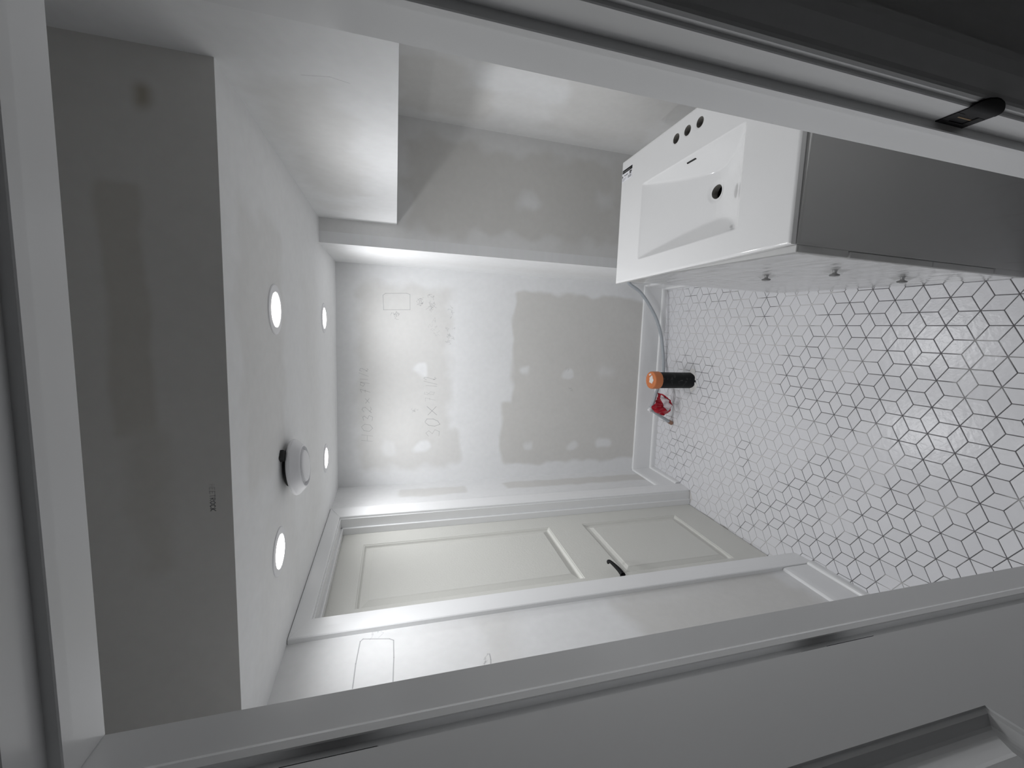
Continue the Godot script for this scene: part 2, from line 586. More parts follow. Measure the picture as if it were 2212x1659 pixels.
	# left wall with the closet opening
	marks = [
		[0.02, 1.50, 0.14, 0.07, 0.03, 0.08, 0.04, 0.55], [-0.02, 1.80, 0.17, 0.25, 0.03, 0.10, 0.06, 0.22],
		[0.02, 0.62, 0.16, 0.40, 0.04, 0.08, 0.06, 0.8], [0.10, 0.75, 0.03, 0.2, 0.03, 0.06, 0.03, 0.6],
		[1.235, 1.60, 0.055, 0.20, 0.02, 0.02, 0.015, 0.75], [1.25, 0.66, 0.05, 0.50, 0.02, 0.02, 0.015, 0.85],
	]
	strokes = [
		[[Vector2(-0.066, 1.937), Vector2(0.02, 1.936), Vector2(0.108, 1.930), Vector2(0.117, 1.922), Vector2(0.100, 1.84), Vector2(0.091, 1.827), Vector2(0.02, 1.826), Vector2(-0.07, 1.828)], 0.0009, 0.5],
		[[Vector2(-0.08, 1.543), Vector2(-0.053, 1.537), Vector2(-0.03, 1.536)], 0.0009, 0.45],
	]
	strokes += scribble(Vector2(-0.05, 1.55), 0.01, 0.006, 4, 0.0008, 0.35)
	strokes += scribble(Vector2(0.14, 1.88), 0.006, 0.02, 5, 0.0008, 0.25)
	m = board(-0.75, 0.0, 2.2, 2.2, 0.05, marks, strokes, 0.0016, 61)
	struct(slab("wall_left", lwO, lwD, Vector3.UP, lwN, [[-0.75, -0.1, 0.222, 2.62], [0.222, 2.105, 0.983, 2.62], [0.983, -0.1, 1.46, 2.62]], 0.115, m, [-0.75, 0.0, 2.2, 2.2]), "left wall around the closet door, plasterboard with pencil outlines", "wall")
	# dropped ceiling, the dark board face above its front edge, the higher ceiling by the door
	m = board(-1.05, -2.6, 2.1, 1.65, 0.12, [
		[-0.05, -1.22, 0.33, 0.18, 0.03, 0.05, 0.04, 0.5], [-0.70, -1.3, 0.2, 0.2, 0.05, 0.10, 0.06, 0.35], [-0.3, -1.85, 0.5, 0.15, 0.05, 0.12, 0.06, 0.3],
	], [], 0.002, 71, 1.07)
	struct(slab("ceiling", Vector3(0, YC, 0), Vector3.RIGHT, Vector3.BACK, Vector3.DOWN, [[-1.1, -2.68, 1.08, ZK - 0.001]], 0.05, m, [-1.05, -2.6, 2.1, 1.65]), "dropped plasterboard ceiling with four downlights", "ceiling")
	strokes = word("SHEETROCK", Vector2(-0.312, 2.19), Vector2(-0.0074, 0.0), Vector2(0, -0.009), 0.0009, 0.0, 1.3)
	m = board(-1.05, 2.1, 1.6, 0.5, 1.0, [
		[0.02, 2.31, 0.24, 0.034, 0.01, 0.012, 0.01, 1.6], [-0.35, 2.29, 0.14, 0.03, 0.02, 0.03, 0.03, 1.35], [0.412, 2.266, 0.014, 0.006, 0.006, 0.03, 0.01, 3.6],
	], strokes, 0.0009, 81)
	struct(slab("wall_bulkhead", Vector3(0, 0, ZK), Vector3.RIGHT, Vector3.UP, Vector3.BACK, [[-1.1, YC, XF, 2.62]], 0.0008, m, [-1.05, 2.1, 1.6, 0.5]), "dark bare plasterboard face above the front edge of the ceiling", "wall")
	st = begin()
	box2(st, Vector3(-1.12, 2.58, ZK - 0.05), Vector3(1.1, 2.68, ZW), 0.0)
	struct(obj("ceiling_entry", st, M.plain), "higher ceiling over the doorway, out of the light", "ceiling")
	# wall that holds the doorway
	m = board(-1.1, 0.0, 2.2, 2.7, 0.3, [], [], 0.002, 91)
	struct(slab("wall_front", Vector3(0, 0, ZW), Vector3.RIGHT, Vector3.UP, Vector3.FORWARD, [[-1.1, -0.1, -0.4705, 2.62], [-0.4705, 2.151, 0.338, 2.62], [0.338, -0.1, 1.08, 2.62]], -ZW + ZH, m, [-1.1, 0.0, 2.2, 2.7]), "wall that holds the entry doorway", "wall")


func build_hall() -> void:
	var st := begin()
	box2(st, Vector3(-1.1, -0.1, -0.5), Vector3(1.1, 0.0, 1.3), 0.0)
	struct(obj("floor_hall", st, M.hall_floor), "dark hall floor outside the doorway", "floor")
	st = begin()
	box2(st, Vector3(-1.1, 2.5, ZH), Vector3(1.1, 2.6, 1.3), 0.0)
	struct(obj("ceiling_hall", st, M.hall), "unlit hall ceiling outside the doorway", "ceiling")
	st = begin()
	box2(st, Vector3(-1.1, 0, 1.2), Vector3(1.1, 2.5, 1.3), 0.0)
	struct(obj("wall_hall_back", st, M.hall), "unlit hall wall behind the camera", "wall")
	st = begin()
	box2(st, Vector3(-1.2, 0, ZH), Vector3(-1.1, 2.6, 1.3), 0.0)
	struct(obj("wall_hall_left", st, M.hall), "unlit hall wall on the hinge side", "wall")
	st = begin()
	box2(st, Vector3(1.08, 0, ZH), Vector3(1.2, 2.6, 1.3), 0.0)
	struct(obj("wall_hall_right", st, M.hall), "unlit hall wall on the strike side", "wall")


# ------------------------------------------------------------------ doorway in front of the camera

func casing_profile(w: float, t_in: float, t_out: float) -> PackedVector2Array:
	# u runs from the inner edge outwards, v off the wall
	return PackedVector2Array([Vector2(0, 0), Vector2(0, t_in * 0.6), Vector2(0.0025, t_in * 0.92), Vector2(0.006, t_in), Vector2(0.012, t_in), Vector2(0.016, t_in * 1.12), Vector2(w * 0.55, t_out * 0.93), Vector2(w * 0.8, t_out), Vector2(w - 0.003, t_out), Vector2(w, t_out - 0.003), Vector2(w, 0)])


func build_entry_frame() -> void:
	var XL := -0.4506
	var XJ := 0.318
	var YJ := 2.131
	var o := base("trim_1")
	struct(o, "white painted frame of the entry doorway, jambs, stops and casing", "door frame")
	for s in [[XJ, 1.0], [XL, -1.0]]:
		var st := begin()
		var a: float = s[0]
		var d: float = s[1]
		box2(st, Vector3(minf(a, a + d * 0.018), 0.0, ZW), Vector3(maxf(a, a + d * 0.018), YJ + 0.018, ZH), 0.0012)
		obj("jamb", st, M.trim, o)
		st = begin()
		var z0 := -0.4555 if d > 0 else -0.4595
		var z1 := -0.434 if d > 0 else -0.438
		prism(st, PackedVector2Array([Vector2(0, z0), Vector2(0.0035, z0), Vector2(0.0095, z0 + 0.009), Vector2(0.011, z0 + 0.0105), Vector2(0.011, z1 - 0.0012), Vector2(0.0098, z1), Vector2(0, z1)]), Vector3(a, 0, 0), Vector3(-d, 0, 0), Vector3(0, 0, 1), Vector3.UP, 0.0, YJ)
		obj("stop", st, M.trim, o)
		st = begin()
		prism(st, casing_profile(0.062, 0.0095, 0.016), Vector3(a + d * 0.005, 0, ZH), Vector3(d, 0, 0), Vector3(0, 0, 1), Vector3.UP, 0.0, YJ + 0.005, 0.0, 1.0)
		obj("casing", st, M.trim, o)
	var st2 := begin()
	box2(st2, Vector3(XL, YJ, ZW), Vector3(XJ, YJ + 0.018, ZH), 0.0012)
	obj("jamb", st2, M.trim, o)
	st2 = begin()
	prism(st2, PackedVector2Array([Vector2(0, -0.4655), Vector2(0.0035, -0.4655), Vector2(0.0095, -0.4565), Vector2(0.011, -0.455), Vector2(0.011, -0.441), Vector2(0.0098, -0.4398), Vector2(0, -0.4398)]), Vector3(0, YJ, 0), Vector3.DOWN, Vector3(0, 0, 1), Vector3.RIGHT, XL, XJ)
	obj("stop", st2, M.trim, o)
	st2 = begin()
	prism(st2, casing_profile(0.062, 0.0095, 0.016), Vector3(0, YJ + 0.005, ZH), Vector3.UP, Vector3(0, 0, 1), Vector3.RIGHT, XL - 0.005, XJ + 0.005, -1.0, 1.0)
	obj("casing", st2, M.trim, o)
	# strike plate with its latch hole, let into the right jamb and lapping round the edge
	st2 = begin()
	var y0 := 1.050
	var y1 := 1.106
	var za := -0.4375
	var zb := -0.3985
	var hz0 := -0.427
	var hz1 := -0.409
	var x0 := XJ - 0.0014
	var x1 := XJ + 0.001
	for r in [[y0, y1, za, hz0], [y0, y1, hz1, zb], [y0, y0 + 0.014, hz0, hz1], [y1 - 0.014, y1, hz0, hz1]]:
		box2(st2, Vector3(x0, r[0], r[2]), Vector3(x1, r[1], r[3]), 0.0004)
	# the lip curves outwards and ends in a rounded tongue
	var ym := (y0 + y1) * 0.5
	var rows := []
	for k in 13:
		var t := float(k) / 12.0
		var e := maxf(0.0, (t - 0.35) / 0.65)
		var hy := (y1 - y0) * 0.5 * sqrt(maxf(0.02, 1.0 - 0.98 * e * e))
		rows.append([zb - 0.002 + 0.0165 * t, XJ - 0.0016 + 0.0085 * t * t, hy])
	for k in 12:
		var p: Array = rows[k]
		var q: Array = rows[k + 1]
		for sx in [0.0, 0.0022]:
			quad(st2, Vector3(p[1] + sx, ym - p[2], p[0]), Vector3(p[1] + sx, ym + p[2], p[0]), Vector3(q[1] + sx, ym + q[2], q[0]), Vector3(q[1] + sx, ym - q[2], q[0]), Vector3(-1.0 if sx == 0.0 else 1.0, 0, 0))
		for sy in [-1.0, 1.0]:
			quad(st2, Vector3(p[1], ym + sy * p[2], p[0]), Vector3(p[1] + 0.0022, ym + sy * p[2], p[0]), Vector3(q[1] + 0.0022, ym + sy * q[2], q[0]), Vector3(q[1], ym + sy * q[2], q[0]), Vector3(0, sy, 0))
	var tip: Array = rows[12]
	quad(st2, Vector3(tip[1], ym - tip[2], tip[0]), Vector3(tip[1] + 0.0022, ym - tip[2], tip[0]), Vector3(tip[1] + 0.0022, ym + tip[2], tip[0]), Vector3(tip[1], ym + tip[2], tip[0]), Vector3(0, 0, 1))
	box2(st2, Vector3(XJ - 0.0003, y0 + 0.013, hz0 - 0.001), Vector3(XJ + 0.0012, y1 - 0.013, hz1 + 0.001), 0.0)
	var sp := obj("strike_plate", st2, M.black, o)
	sp.set_meta("label", "black metal strike plate on the right jamb")
	st2 = begin()
	box2(st2, Vector3(XJ - 0.0006, y0 + 0.015, hz0 + 0.0085), Vector3(XJ + 0.0008, y1 - 0.015, hz0 + 0.0105), 0.0)
	obj("latch_hole", st2, M.wood, sp)


# a slab with raised panels: axes U along, V up, N out of the face; the panels are [u0, v0, u1, v1]
func panel_door(root: Node, o: Vector3, u: Vector3, v: Vector3, n: Vector3, w: float, h: float, thick: float, panels: Array, m: Material) -> void:
	var st := begin()
	var at := func(a: float, b: float, d: float) -> Vector3: return o + u * a + v * b + n * d
	var face := func(a0: float, b0: float, a1: float, b1: float) -> void:
		quad(st, at.call(a0, b0, 0.0), at.call(a1, b0, 0.0), at.call(a1, b1, 0.0), at.call(a0, b1, 0.0), n)
	var low := 0.0
	for p in panels:
		face.call(0.0, low, w, p[1])
		face.call(0.0, p[1], p[0], p[3])
		face.call(p[2], p[1], w, p[3])
		low = p[3]
	face.call(0.0, low, w, h)
	quad(st, at.call(0, 0, -thick), at.call(w, 0, -thick), at.call(w, h, -thick), at.call(0, h, -thick), -n)
	quad(st, at.call(0, 0, 0), at.call(0, h, 0), at.call(0, h, -thick), at.call(0, 0, -thick), -u)
	quad(st, at.call(w, 0, 0), at.call(w, h, 0), at.call(w, h, -thick), at.call(w, 0, -thick), u)
	quad(st, at.call(0, 0, 0), at.call(w, 0, 0), at.call(w, 0, -thick), at.call(0, 0, -thick), -v)
	quad(st, at.call(0, h, 0), at.call(w, h, 0), at.call(w, h, -thick), at.call(0, h, -thick), v)
	obj("slab", st, m, root)
	var prof := [[0.0, 0.0], [0.001, -0.002], [0.006, -0.0035], [0.012, -0.0115], [0.015, -0.0130], [0.021, -0.0130], [0.024, -0.0118], [0.043, -0.0045], [0.046, -0.0025], [0.048, -0.0015]]
	for p in panels:
		st = begin()
		for k in prof.size() - 1:
			var i0: float = prof[k][0]
			var d0: float = prof[k][1]
			var i1: float = prof[k + 1][0]
			var d1: float = prof[k + 1][1]
			var A := [[p[0] + i0, p[1] + i0], [p[2] - i0, p[1] + i0], [p[2] - i0, p[3] - i0], [p[0] + i0, p[3] - i0]]
			var B := [[p[0] + i1, p[1] + i1], [p[2] - i1, p[1] + i1], [p[2] - i1, p[3] - i1], [p[0] + i1, p[3] - i1]]
			for e in 4:
				var f := (e + 1) % 4
				quad(st, at.call(A[e][0], A[e][1], d0), at.call(A[f][0], A[f][1], d0), at.call(B[f][0], B[f][1], d1), at.call(B[e][0], B[e][1], d1), n)
		var i: float = prof[-1][0]
		var d: float = prof[-1][1]
		quad(st, at.call(p[0] + i, p[1] + i, d), at.call(p[2] - i, p[1] + i, d), at.call(p[2] - i, p[3] - i, d), at.call(p[0] + i, p[3] - i, d), n)
		obj("panel", st, m, root)


func build_open_door() -> void:
	var d := base("door_1", Transform3D(Basis.IDENTITY, Vector3(-0.413, 0, -0.3935)))
	struct(d, "white panelled entry door swung open towards the hall", "door")
	panel_door(d, Vector3(0, 0.012, 0), Vector3(0, 0, 1), Vector3.UP, Vector3.RIGHT, 0.755, 2.11, 0.035, [[0.118, 0.22, 0.637, 0.95], [0.118, 1.139, 0.637, 1.99]], M.hall_door)
	for y in [0.25, 1.196, 1.885]:
		var st := begin()
		var xf := Transform3D(Basis.IDENTITY, Vector3(-0.0405, y - 0.045, 0.006))
		for k in 3:
			lathe(st, [Vector2(0, 0.0305 * k), Vector2(0.0058, 0.0305 * k), Vector2(0.0062, 0.0305 * k + 0.001), Vector2(0.0062, 0.0305 * k + 0.0285), Vector2(0.0058, 0.0295 + 0.0305 * k), Vector2(0, 0.0295 + 0.0305 * k)], xf, 16)
		box2(st, Vector3(-0.034, y - 0.045, -0.0022), Vector3(-0.001, y + 0.045, 0.0), 0.0003)
		box2(st, Vector3(-0.0384, y - 0.045, -0.036), Vector3(-0.0372, y + 0.045, 0.004), 0.0003)
		obj("hinge", st, M.black, d)


# ------------------------------------------------------------------ closet door in the left wall

func lw(s: float, y: float, off: float) -> Vector3:
	return lwO + lwD * s + Vector3.UP * y + lwN * off


func build_closet_door() -> void:
	var S0 := 0.240
	var S1 := 0.965
	var YT := 2.088
	var t := base("trim_2")
	struct(t, "white casing and jambs around the closet door", "door frame")
	var prof := PackedVector2Array([Vector2(0, 0), Vector2(0, 0.010), Vector2(0.003, 0.0125), Vector2(0.05, 0.0165), Vector2(0.078, 0.018), Vector2(0.089, 0.018), Vector2(0.092, 0.0155), Vector2(0.092, 0)])
	var topp := PackedVector2Array([Vector2(0, 0), Vector2(0, 0.010), Vector2(0.003, 0.0125), Vector2(0.036, 0.0165), Vector2(0.047, 0.0178), Vector2(0.0525, 0.0178), Vector2(0.0545, 0.0158), Vector2(0.0545, 0)])
	for e in [[S0 - 0.006, -1.0], [S1 + 0.006, 1.0]]:
		var st := begin()
		prism(st, prof, lw(e[0], 0, 0), lwD * e[1], lwN, Vector3.UP, 0.0, YT + 0.0058, 0.0, 0.583)
		obj("casing", st, M.trim, t)
		st = begin()
		var inner := S0 if e[1] < 0 else S1
		prism(st, PackedVector2Array([Vector2(0, 0), Vector2(0.017, 0), Vector2(0.017, -0.115), Vector2(0, -0.115)]), lw(inner, 0, 0), lwD * e[1], lwN, Vector3.UP, 0.0, YT + 0.017)
		obj("jamb", st, M.trim, t)
		st = begin()
		prism(st, PackedVector2Array([Vector2(0, -0.046), Vector2(-0.009, -0.046), Vector2(-0.011, -0.048), Vector2(-0.011, -0.0805), Vector2(0, -0.0805)]), lw(inner, 0, 0), lwD * e[1], lwN, Vector3.UP, 0.0, YT)
		obj("stop", st, M.trim, t)
	var st := begin()
	prism(st, topp, lw(0, YT + 0.006, 0), Vector3.UP, lwN, lwD, S0 - 0.0065, S1 + 0.0065, -1.68, 1.68)
	obj("casing", st, M.trim, t)
	st = begin()
	prism(st, PackedVector2Array([Vector2(0, 0), Vector2(0.017, 0), Vector2(0.017, -0.115), Vector2(0, -0.115)]), lw(0, YT, 0), Vector3.UP, lwN, lwD, S0, S1)
	obj("jamb", st, M.trim, t)
	st = begin()
	prism(st, PackedVector2Array([Vector2(0, -0.046), Vector2(-0.009, -0.046), Vector2(-0.011, -0.048), Vector2(-0.011, -0.0805), Vector2(0, -0.0805)]), lw(0, YT, 0), Vector3.UP, lwN, lwD, S0, S1)
	obj("stop", st, M.trim, t)
	# the door itself, closed against the stops
	var d := base("door_2")
	struct(d, "cream two-panel closet door with a black lever", "door")
	panel_door(d, lw(S0 + 0.002, 0.006, -0.0808), lwD, Vector3.UP, lwN, S1 - S0 - 0.004, YT - 0.009, 0.034, [[0.134, 0.192, 0.598, 0.804], [0.134, 1.002, 0.598, 1.965]], M.closet)
	st = begin()
	var y := 0.868
	var s := 0.302
	var rose := Transform3D(Basis(lwD, lwN, lwD.cross(lwN)), lw(s, y, -0.0808))
	lathe(st, [Vector2(0.0, 0.009), Vector2(0.026, 0.009), Vector2(0.030, 0.006), Vector2(0.031, 0.0)], rose, 28)
	lathe(st, [Vector2(0.012, 0.0), Vector2(0.011, 0.035), Vector2(0.012, 0.05), Vector2(0.0, 0.05)], rose, 18)
	var path := smooth_path([lw(s, y, -0.034), lw(s + 0.03, y + 0.001, -0.030), lw(s + 0.07, y + 0.003, -0.031), lw(s + 0.105, y + 0.006, -0.034), lw(s + 0.122, y + 0.004, -0.045), lw(s + 0.126, y + 0.0, -0.056)], 6)
	var rad := []
	for k in path.size():
		rad.append(lerpf(0.0115, 0.0062, minf(1.0, float(k) / 20.0)))
	tube(st, path, rad, 14)
	var lev := obj("lever_handle", st, M.black, d)
	lev.set_meta("label", "black curved lever handle")
	# the closet behind it stays dark
	st = begin()
	prism(st, PackedVector2Array([Vector2(0.1, -0.117), Vector2(1.1, -0.117), Vector2(1.1, -0.19), Vector2(0.1, -0.19)]), lwO, lwD, lwN, Vector3.UP, -0.1, 2.3)
	struct(obj("wall_closet", st, M.grey_gap), "dark back of the closet behind its door", "wall")


func build_baseboards() -> void:
	var board_p := PackedVector2Array([Vector2(0, 0), Vector2(0, 0.170), Vector2(0.008, 0.170), Vector2(0.0115, 0.166), Vector2(0.0135, 0.150), Vector2(0.014, 0.140), Vector2(0.014, 0)])
	var shoe_p := PackedVector2Array([Vector2(0.0142, 0), Vector2(0.0142, 0.036), Vector2(0.019, 0.0355), Vector2(0.0235, 0.033), Vector2(0.0262, 0.028), Vector2(0.0272, 0.02), Vector2(0.0272, 0)])
	# [name, origin on the wall, run, normal, from, to]
	for r in [
		["baseboard_back", Vector3(0, 0, ZB), Vector3.RIGHT, Vector3.BACK, -0.915, XS, "white baseboard with shoe moulding along the back wall"],
		["baseboard_left", lwO, lwD, lwN, 1.066, 1.375, "short white baseboard between closet casing and back corner"],
		["baseboard_near", lwO, lwD, lwN, -0.68, 0.140, "white baseboard on the left wall nearest the doorway"],
		["baseboard_recess", Vector3(XS, 0, 0), Vector3(0, 0, 1), Vector3.LEFT, ZB + 0.014, ZS, "white baseboard along the side of the boxed-out wall"],
	]:
		var o := base(r[0])
		struct(o, r[6], "baseboard")
		var st := begin()
		prism(st, board_p, r[1], r[3], Vector3.UP, r[2], r[4], r[5])
		obj("board", st, M.trim, o)
		st = begin()
		prism(st, shoe_p, r[1], r[3], Vector3.UP, r[2], r[4], r[5])
		obj("shoe_moulding", st, M.trim, o)


# ------------------------------------------------------------------ tiled floor

func seen(p: Vector3) -> float:
	# how large a floor tile at p shows in the frame: 0 when hidden
	var up := Basis(Vector3.UP, 0.1152) * Basis(Vector3.RIGHT, -0.2739) * Basis(Vector3.BACK, 0.0027)
	var q := up.transposed() * (p - Vector3(0, HC, 0))
	if q.z > -0.05:
		return 0.0
	var x := 1106.0 - F * q.y / -q.z
	var y := 829.5 - F * q.x / -q.z
	if x < 0 or x > 2212 or y < 0 or y > 1659:
		return 0.0
	if p.x > 0.24 and p.z > -1.76:
		return 0.0
	var k := p.x / p.z      # through the doorway
	if k < -0.59 or k > 0.83:
		return 0.0
	var wall_x := -0.985 - 0.0466 * (p.z + 1.2)
	if p.x < wall_x:
		return 0.0
	return 1.0 / pow(-q.z, 3.0)


func build_floor() -> void:
	var st := begin()
	box2(st, Vector3(-1.2, -0.1, -2.7), Vector3(1.1, -0.0024, -0.5), 0.0)
	var g := mat(Color.WHITE, 0.9)
	var im := Image.create(230, 220, false, Image.FORMAT_RGB8)
	var n := noise(2.2, 5, 4)
	var n2 := noise(14.0, 8, 2)
	for j in 220:
		for i in 230:
			var x := -1.2 + i * 0.01
			var z := -2.7 + j * 0.01
			var a := sstep(0.02, 0.40, n.get_noise_2d(x, z) + 0.22 * n2.get_noise_2d(x, z) + 0.42 * sstep(-0.9, -1.9, z) - 0.02)
			var c := Vector3(0.14, 0.135, 0.14).lerp(Vector3(0.66, 0.65, 0.64), a)
			im.set_pixel(i, j, Color(c.x, c.y, c.z).linear_to_srgb())
	g.albedo_texture = ImageTexture.create_from_image(im)
	g.uv1_triplanar = true
	g.uv1_world_triplanar = true
	g.uv1_scale = Vector3(1.0 / 2.3, 1.0, 1.0 / 2.2)
	g.uv1_offset = Vector3(1.2 / 2.3, 0, 2.7 / 2.2)
	var fl := obj("floor", st, g)
	struct(fl, "floor of white rhombus tiles laid in a star and cube pattern", "floor")
	# lattice of six-pointed stars
	var d := 0.0953
	var th := 2.1121
	var la := Vector2(cos(th), sin(th)) * d
	var lb := Vector2(cos(th + PI / 3), sin(th + PI / 3)) * d
	var o := Vector2(0.0487, -1.2375)
	var mats := []
	for k in 3:
		var m := mat(lin([0.775, 0.755, 0.79][k], [0.775, 0.755, 0.79][k], [0.80, 0.78, 0.815][k]), 0.24, 0.5)
		bump(m, 0.03, 0.14, 6.0, 20 + k)
		mats.append(m)
	var dirs := [[la, lb, la - lb], [lb, lb - la, la], [lb - la, -la, lb]]   # long diagonal, then a neighbour on either side
	var shapes := []
	for q in dirs:
		var v: Vector2 = q[0]
		var c1: Vector2 = (v + q[1]) / 3.0
		var c2: Vector2 = (v + q[2]) / 3.0
		shapes.append([Vector2.ZERO - v * 0.5, c1 - v * 0.5, v * 0.5, c2 - v * 0.5])
	var meshes := []
	for k in 3:
		var row := []
		for mm in 3:
			var s := begin()
			tile(s, shapes[k], Transform3D())
			var me := s.commit()
			me.surface_set_material(0, mats[mm])
			row.append(me)
		meshes.append(row)
	var list := []
	for i in range(-40, 41):
		for j in range(-40, 41):
			for k in 3:
				var c: Vector2 = o + la * i + lb * j + dirs[k][0] * 0.5
				if c.y < ZB - 0.0 or c.y > ZW + 0.02 or c.x > XR + 0.03 or c.x < -1.09 - 0.0466 * (c.y + 1.2):
					continue
				if c.x < -1.0 - 0.0466 * (c.y + 1.2) and (c.y > -1.45 or c.y < -2.16):
					continue
				if c.x > XS + 0.02 and c.y < ZS - 0.02:
					continue
				list.append([seen(Vector3(c.x, 0, c.y)), c, k])
	list.sort_custom(func(p, q): return p[0] > q[0])
	var rest := begin()
	var count := 0
	for e in list:
		var xf := Transform3D(Basis(Vector3(rng.randf_range(-1, 1), 0, rng.randf_range(-1, 1)).normalized(), rng.randf_range(-0.006, 0.006)), Vector3(e[1].x, rng.randf_range(-0.0003, 0.0002), e[1].y))
		if count < 300 and e[0] > 0.0:
			var mi := MeshInstance3D.new()
			mi.name = "tile" if count == 0 else "tile_%03d" % count
			mi.mesh = meshes[e[2]][rng.randi() % 3]
			mi.transform = xf
			fl.add_child(mi, true)
			count += 1
		else:
			tile(rest, shapes[e[2]], xf)
	var r := obj("tile_field", rest, mats[0], fl)
	r.set_meta("kind", "stuff")
	# crumbs of plaster left on the tiles
	st = begin()
	for c in [[-0.20, -2.13, 0.09, 80], [-0.36, -1.95, 0.16, 60], [-0.3, -1.7, 0.25, 40], [-0.55, -1.35, 0.2, 30], [-0.1, -1.9, 0.3, 40]]:
		for k in c[3]:
			var p := Vector3(c[0] + rng.randfn() * c[2] * 0.5, 0.0003, c[1] + rng.randfn() * c[2] * 0.5)
			if Vector2(p.x + 0.235, p.z + 2.244).length() < 0.056:
				continue
			var w := rng.randf_range(0.0008, 0.0035)
			cbox(st, p + Vector3(0, 0.0004, 0), Vector3(w, rng.randf_range(0.0006, 0.0018), w * rng.randf_range(0.5, 1.4)), 0.0003, Basis(Vector3.UP, rng.randf() * TAU))
	tag(obj("plaster_crumbs", st, M.dust), "white plaster crumbs scattered on the tiles in front of the black pipe", "crumbs", "", "stuff")


func tile(st: SurfaceTool, shape: Array, xf: Transform3D) -> void:
	var ins := func(d: float) -> Array:
		var out := []
		for k in 4:
			var p: Vector2 = shape[k]
			var a: Vector2 = (shape[(k + 3) % 4] - p).normalized()
			var b: Vector2 = (shape[(k + 1) % 4] - p).normalized()
			out.append(p + (a + b) / absf(a.cross(b)) * d)
		return out
	var levels := [[0.0012, -0.006], [0.0012, -0.0009], [0.00155, -0.0004], [0.0024, 0.0]]
	for i in 3:
		var A: Array = ins.call(levels[i][0])
		var B: Array = ins.call(levels[i + 1][0])
		for k in 4:
			var j := (k + 1) % 4
			var a := Vector3(A[k].x, levels[i][1], A[k].y)
			var b := Vector3(A[j].x, levels[i][1], A[j].y)
			var c := Vector3(B[j].x, levels[i + 1][1], B[j].y)
			var e := Vector3(B[k].x, levels[i + 1][1], B[k].y)
			quad(st, xf * a, xf * b, xf * c, xf * e, xf.basis * Vector3((A[k] + A[j]).x, 0.002, (A[k] + A[j]).y))
	var T: Array = ins.call(levels[3][0])
	quad(st, xf * Vector3(T[0].x, 0, T[0].y), xf * Vector3(T[1].x, 0, T[1].y), xf * Vector3(T[2].x, 0, T[2].y), xf * Vector3(T[3].x, 0, T[3].y), xf.basis * Vector3.UP)


# ------------------------------------------------------------------ things on the ceiling

func build_downlights() -> void:
	for e in [
		[Vector3(0.056, YC, -1.32), "round recessed downlight above the vanity side, near the front edge of the ceiling"],
		[Vector3(-0.645, YC, -1.29), "round recessed downlight over the near end of the closet door"],
		[Vector3(0.062, YC, -2.15), "round recessed downlight at the back, beside the boxed-out wall"],
		[Vector3(-0.614, YC, -2.14), "round recessed downlight at the back, beyond the white smoke alarm"],
	]:
		var o := base("downlight", Transform3D(Basis.IDENTITY, e[0]))
		tag(o, e[1], "ceiling light", "four recessed ceiling lights")
		var st := begin()
		lathe(st, [Vector2(0.0480, 0.004), Vector2(0.0480, -0.0022), Vector2(0.0500, -0.0034), Vector2(0.0680, -0.0026), Vector2(0.0700, -0.0012), Vector2(0.0702, 0.001)], Transform3D(), 48)
		obj("trim_ring", st, M.white_plastic, o)
		st = begin()
		lathe(st, [Vector2(0.0, -0.0075), Vector2(0.025, -0.0068), Vector2(0.040, -0.0050), Vector2(0.0470, -0.0025), Vector2(0.0478, 0.004), Vector2(0.0, 0.004)], Transform3D(), 40)
		obj("diffuser", st, M.lens, o)
		var l := SpotLight3D.new()
		l.name = "light"
		l.light_size = 0.04
		l.light_energy = LAMP
		l.light_color = Color(0.985, 0.99, 1.0)
		l.shadow_enabled = true
		l.spot_range = 8.0
		l.spot_attenuation = 2.0
		l.spot_angle = 99.0
		l.spot_angle_attenuation = 1.0
		l.transform = Transform3D(Basis(Vector3.RIGHT, -PI / 2), Vector3(0, -0.026, 0))
		o.add_child(l)


func build_smoke_alarm() -> void:
	var tilt := Basis(Vector3(0, 0, 1), 0.10) * Basis(Vector3.RIGHT, -0.03)
	var o := base("smoke_alarm", Transform3D(tilt.scaled(Vector3.ONE * 1.14), Vector3(-0.424, 2.121, -1.395)))
	tag(o, "round white smoke alarm hanging loose from the ceiling on its wire", "smoke alarm")
	var st := begin()
	lathe(st, [Vector2(0.0, 0.010), Vector2(0.066, 0.010), Vector2(0.0745, 0.006), Vector2(0.0765, 0.002), Vector2(0.0755, -0.003), Vector2(0.060, -0.019), Vector2(0.057, -0.0215), Vector2(0.054, -0.0222)], Transform3D(), 56)
	obj("housing", st, M.white_plastic, o)
	st = begin()
	lathe(st, [Vector2(0.054, -0.0222), Vector2(0.0520, -0.0150), Vector2(0.0455, -0.0150), Vector2(0.0425, -0.0235)], Transform3D(), 56)
	obj("groove", st, M.white_plastic, o)
	st = begin()
	lathe(st, [Vector2(0.0425, -0.0235), Vector2(0.040, -0.0252), Vector2(0.03, -0.0265), Vector2(0.0, -0.0272)], Transform3D(), 48)
	obj("test_button", st, M.white_plastic, o)
	st = begin()
	lathe(st, [Vector2(0.0, 0.0215), Vector2(0.050, 0.0215), Vector2(0.052, 0.010), Vector2(0.0, 0.010)], Transform3D(), 40)
	obj("mounting_base", st, M.black_matt, o)
	st = begin()
	box2(st, Vector3(-0.013, 0.004, -0.011), Vector3(0.013, 0.020, 0.011), 0.003, Transform3D(Basis(Vector3.UP, 0.7), Vector3(0.050, 0.003, 0.058)))
	obj("wire_plug", st, M.black_matt, o)


# ------------------------------------------------------------------ vanity

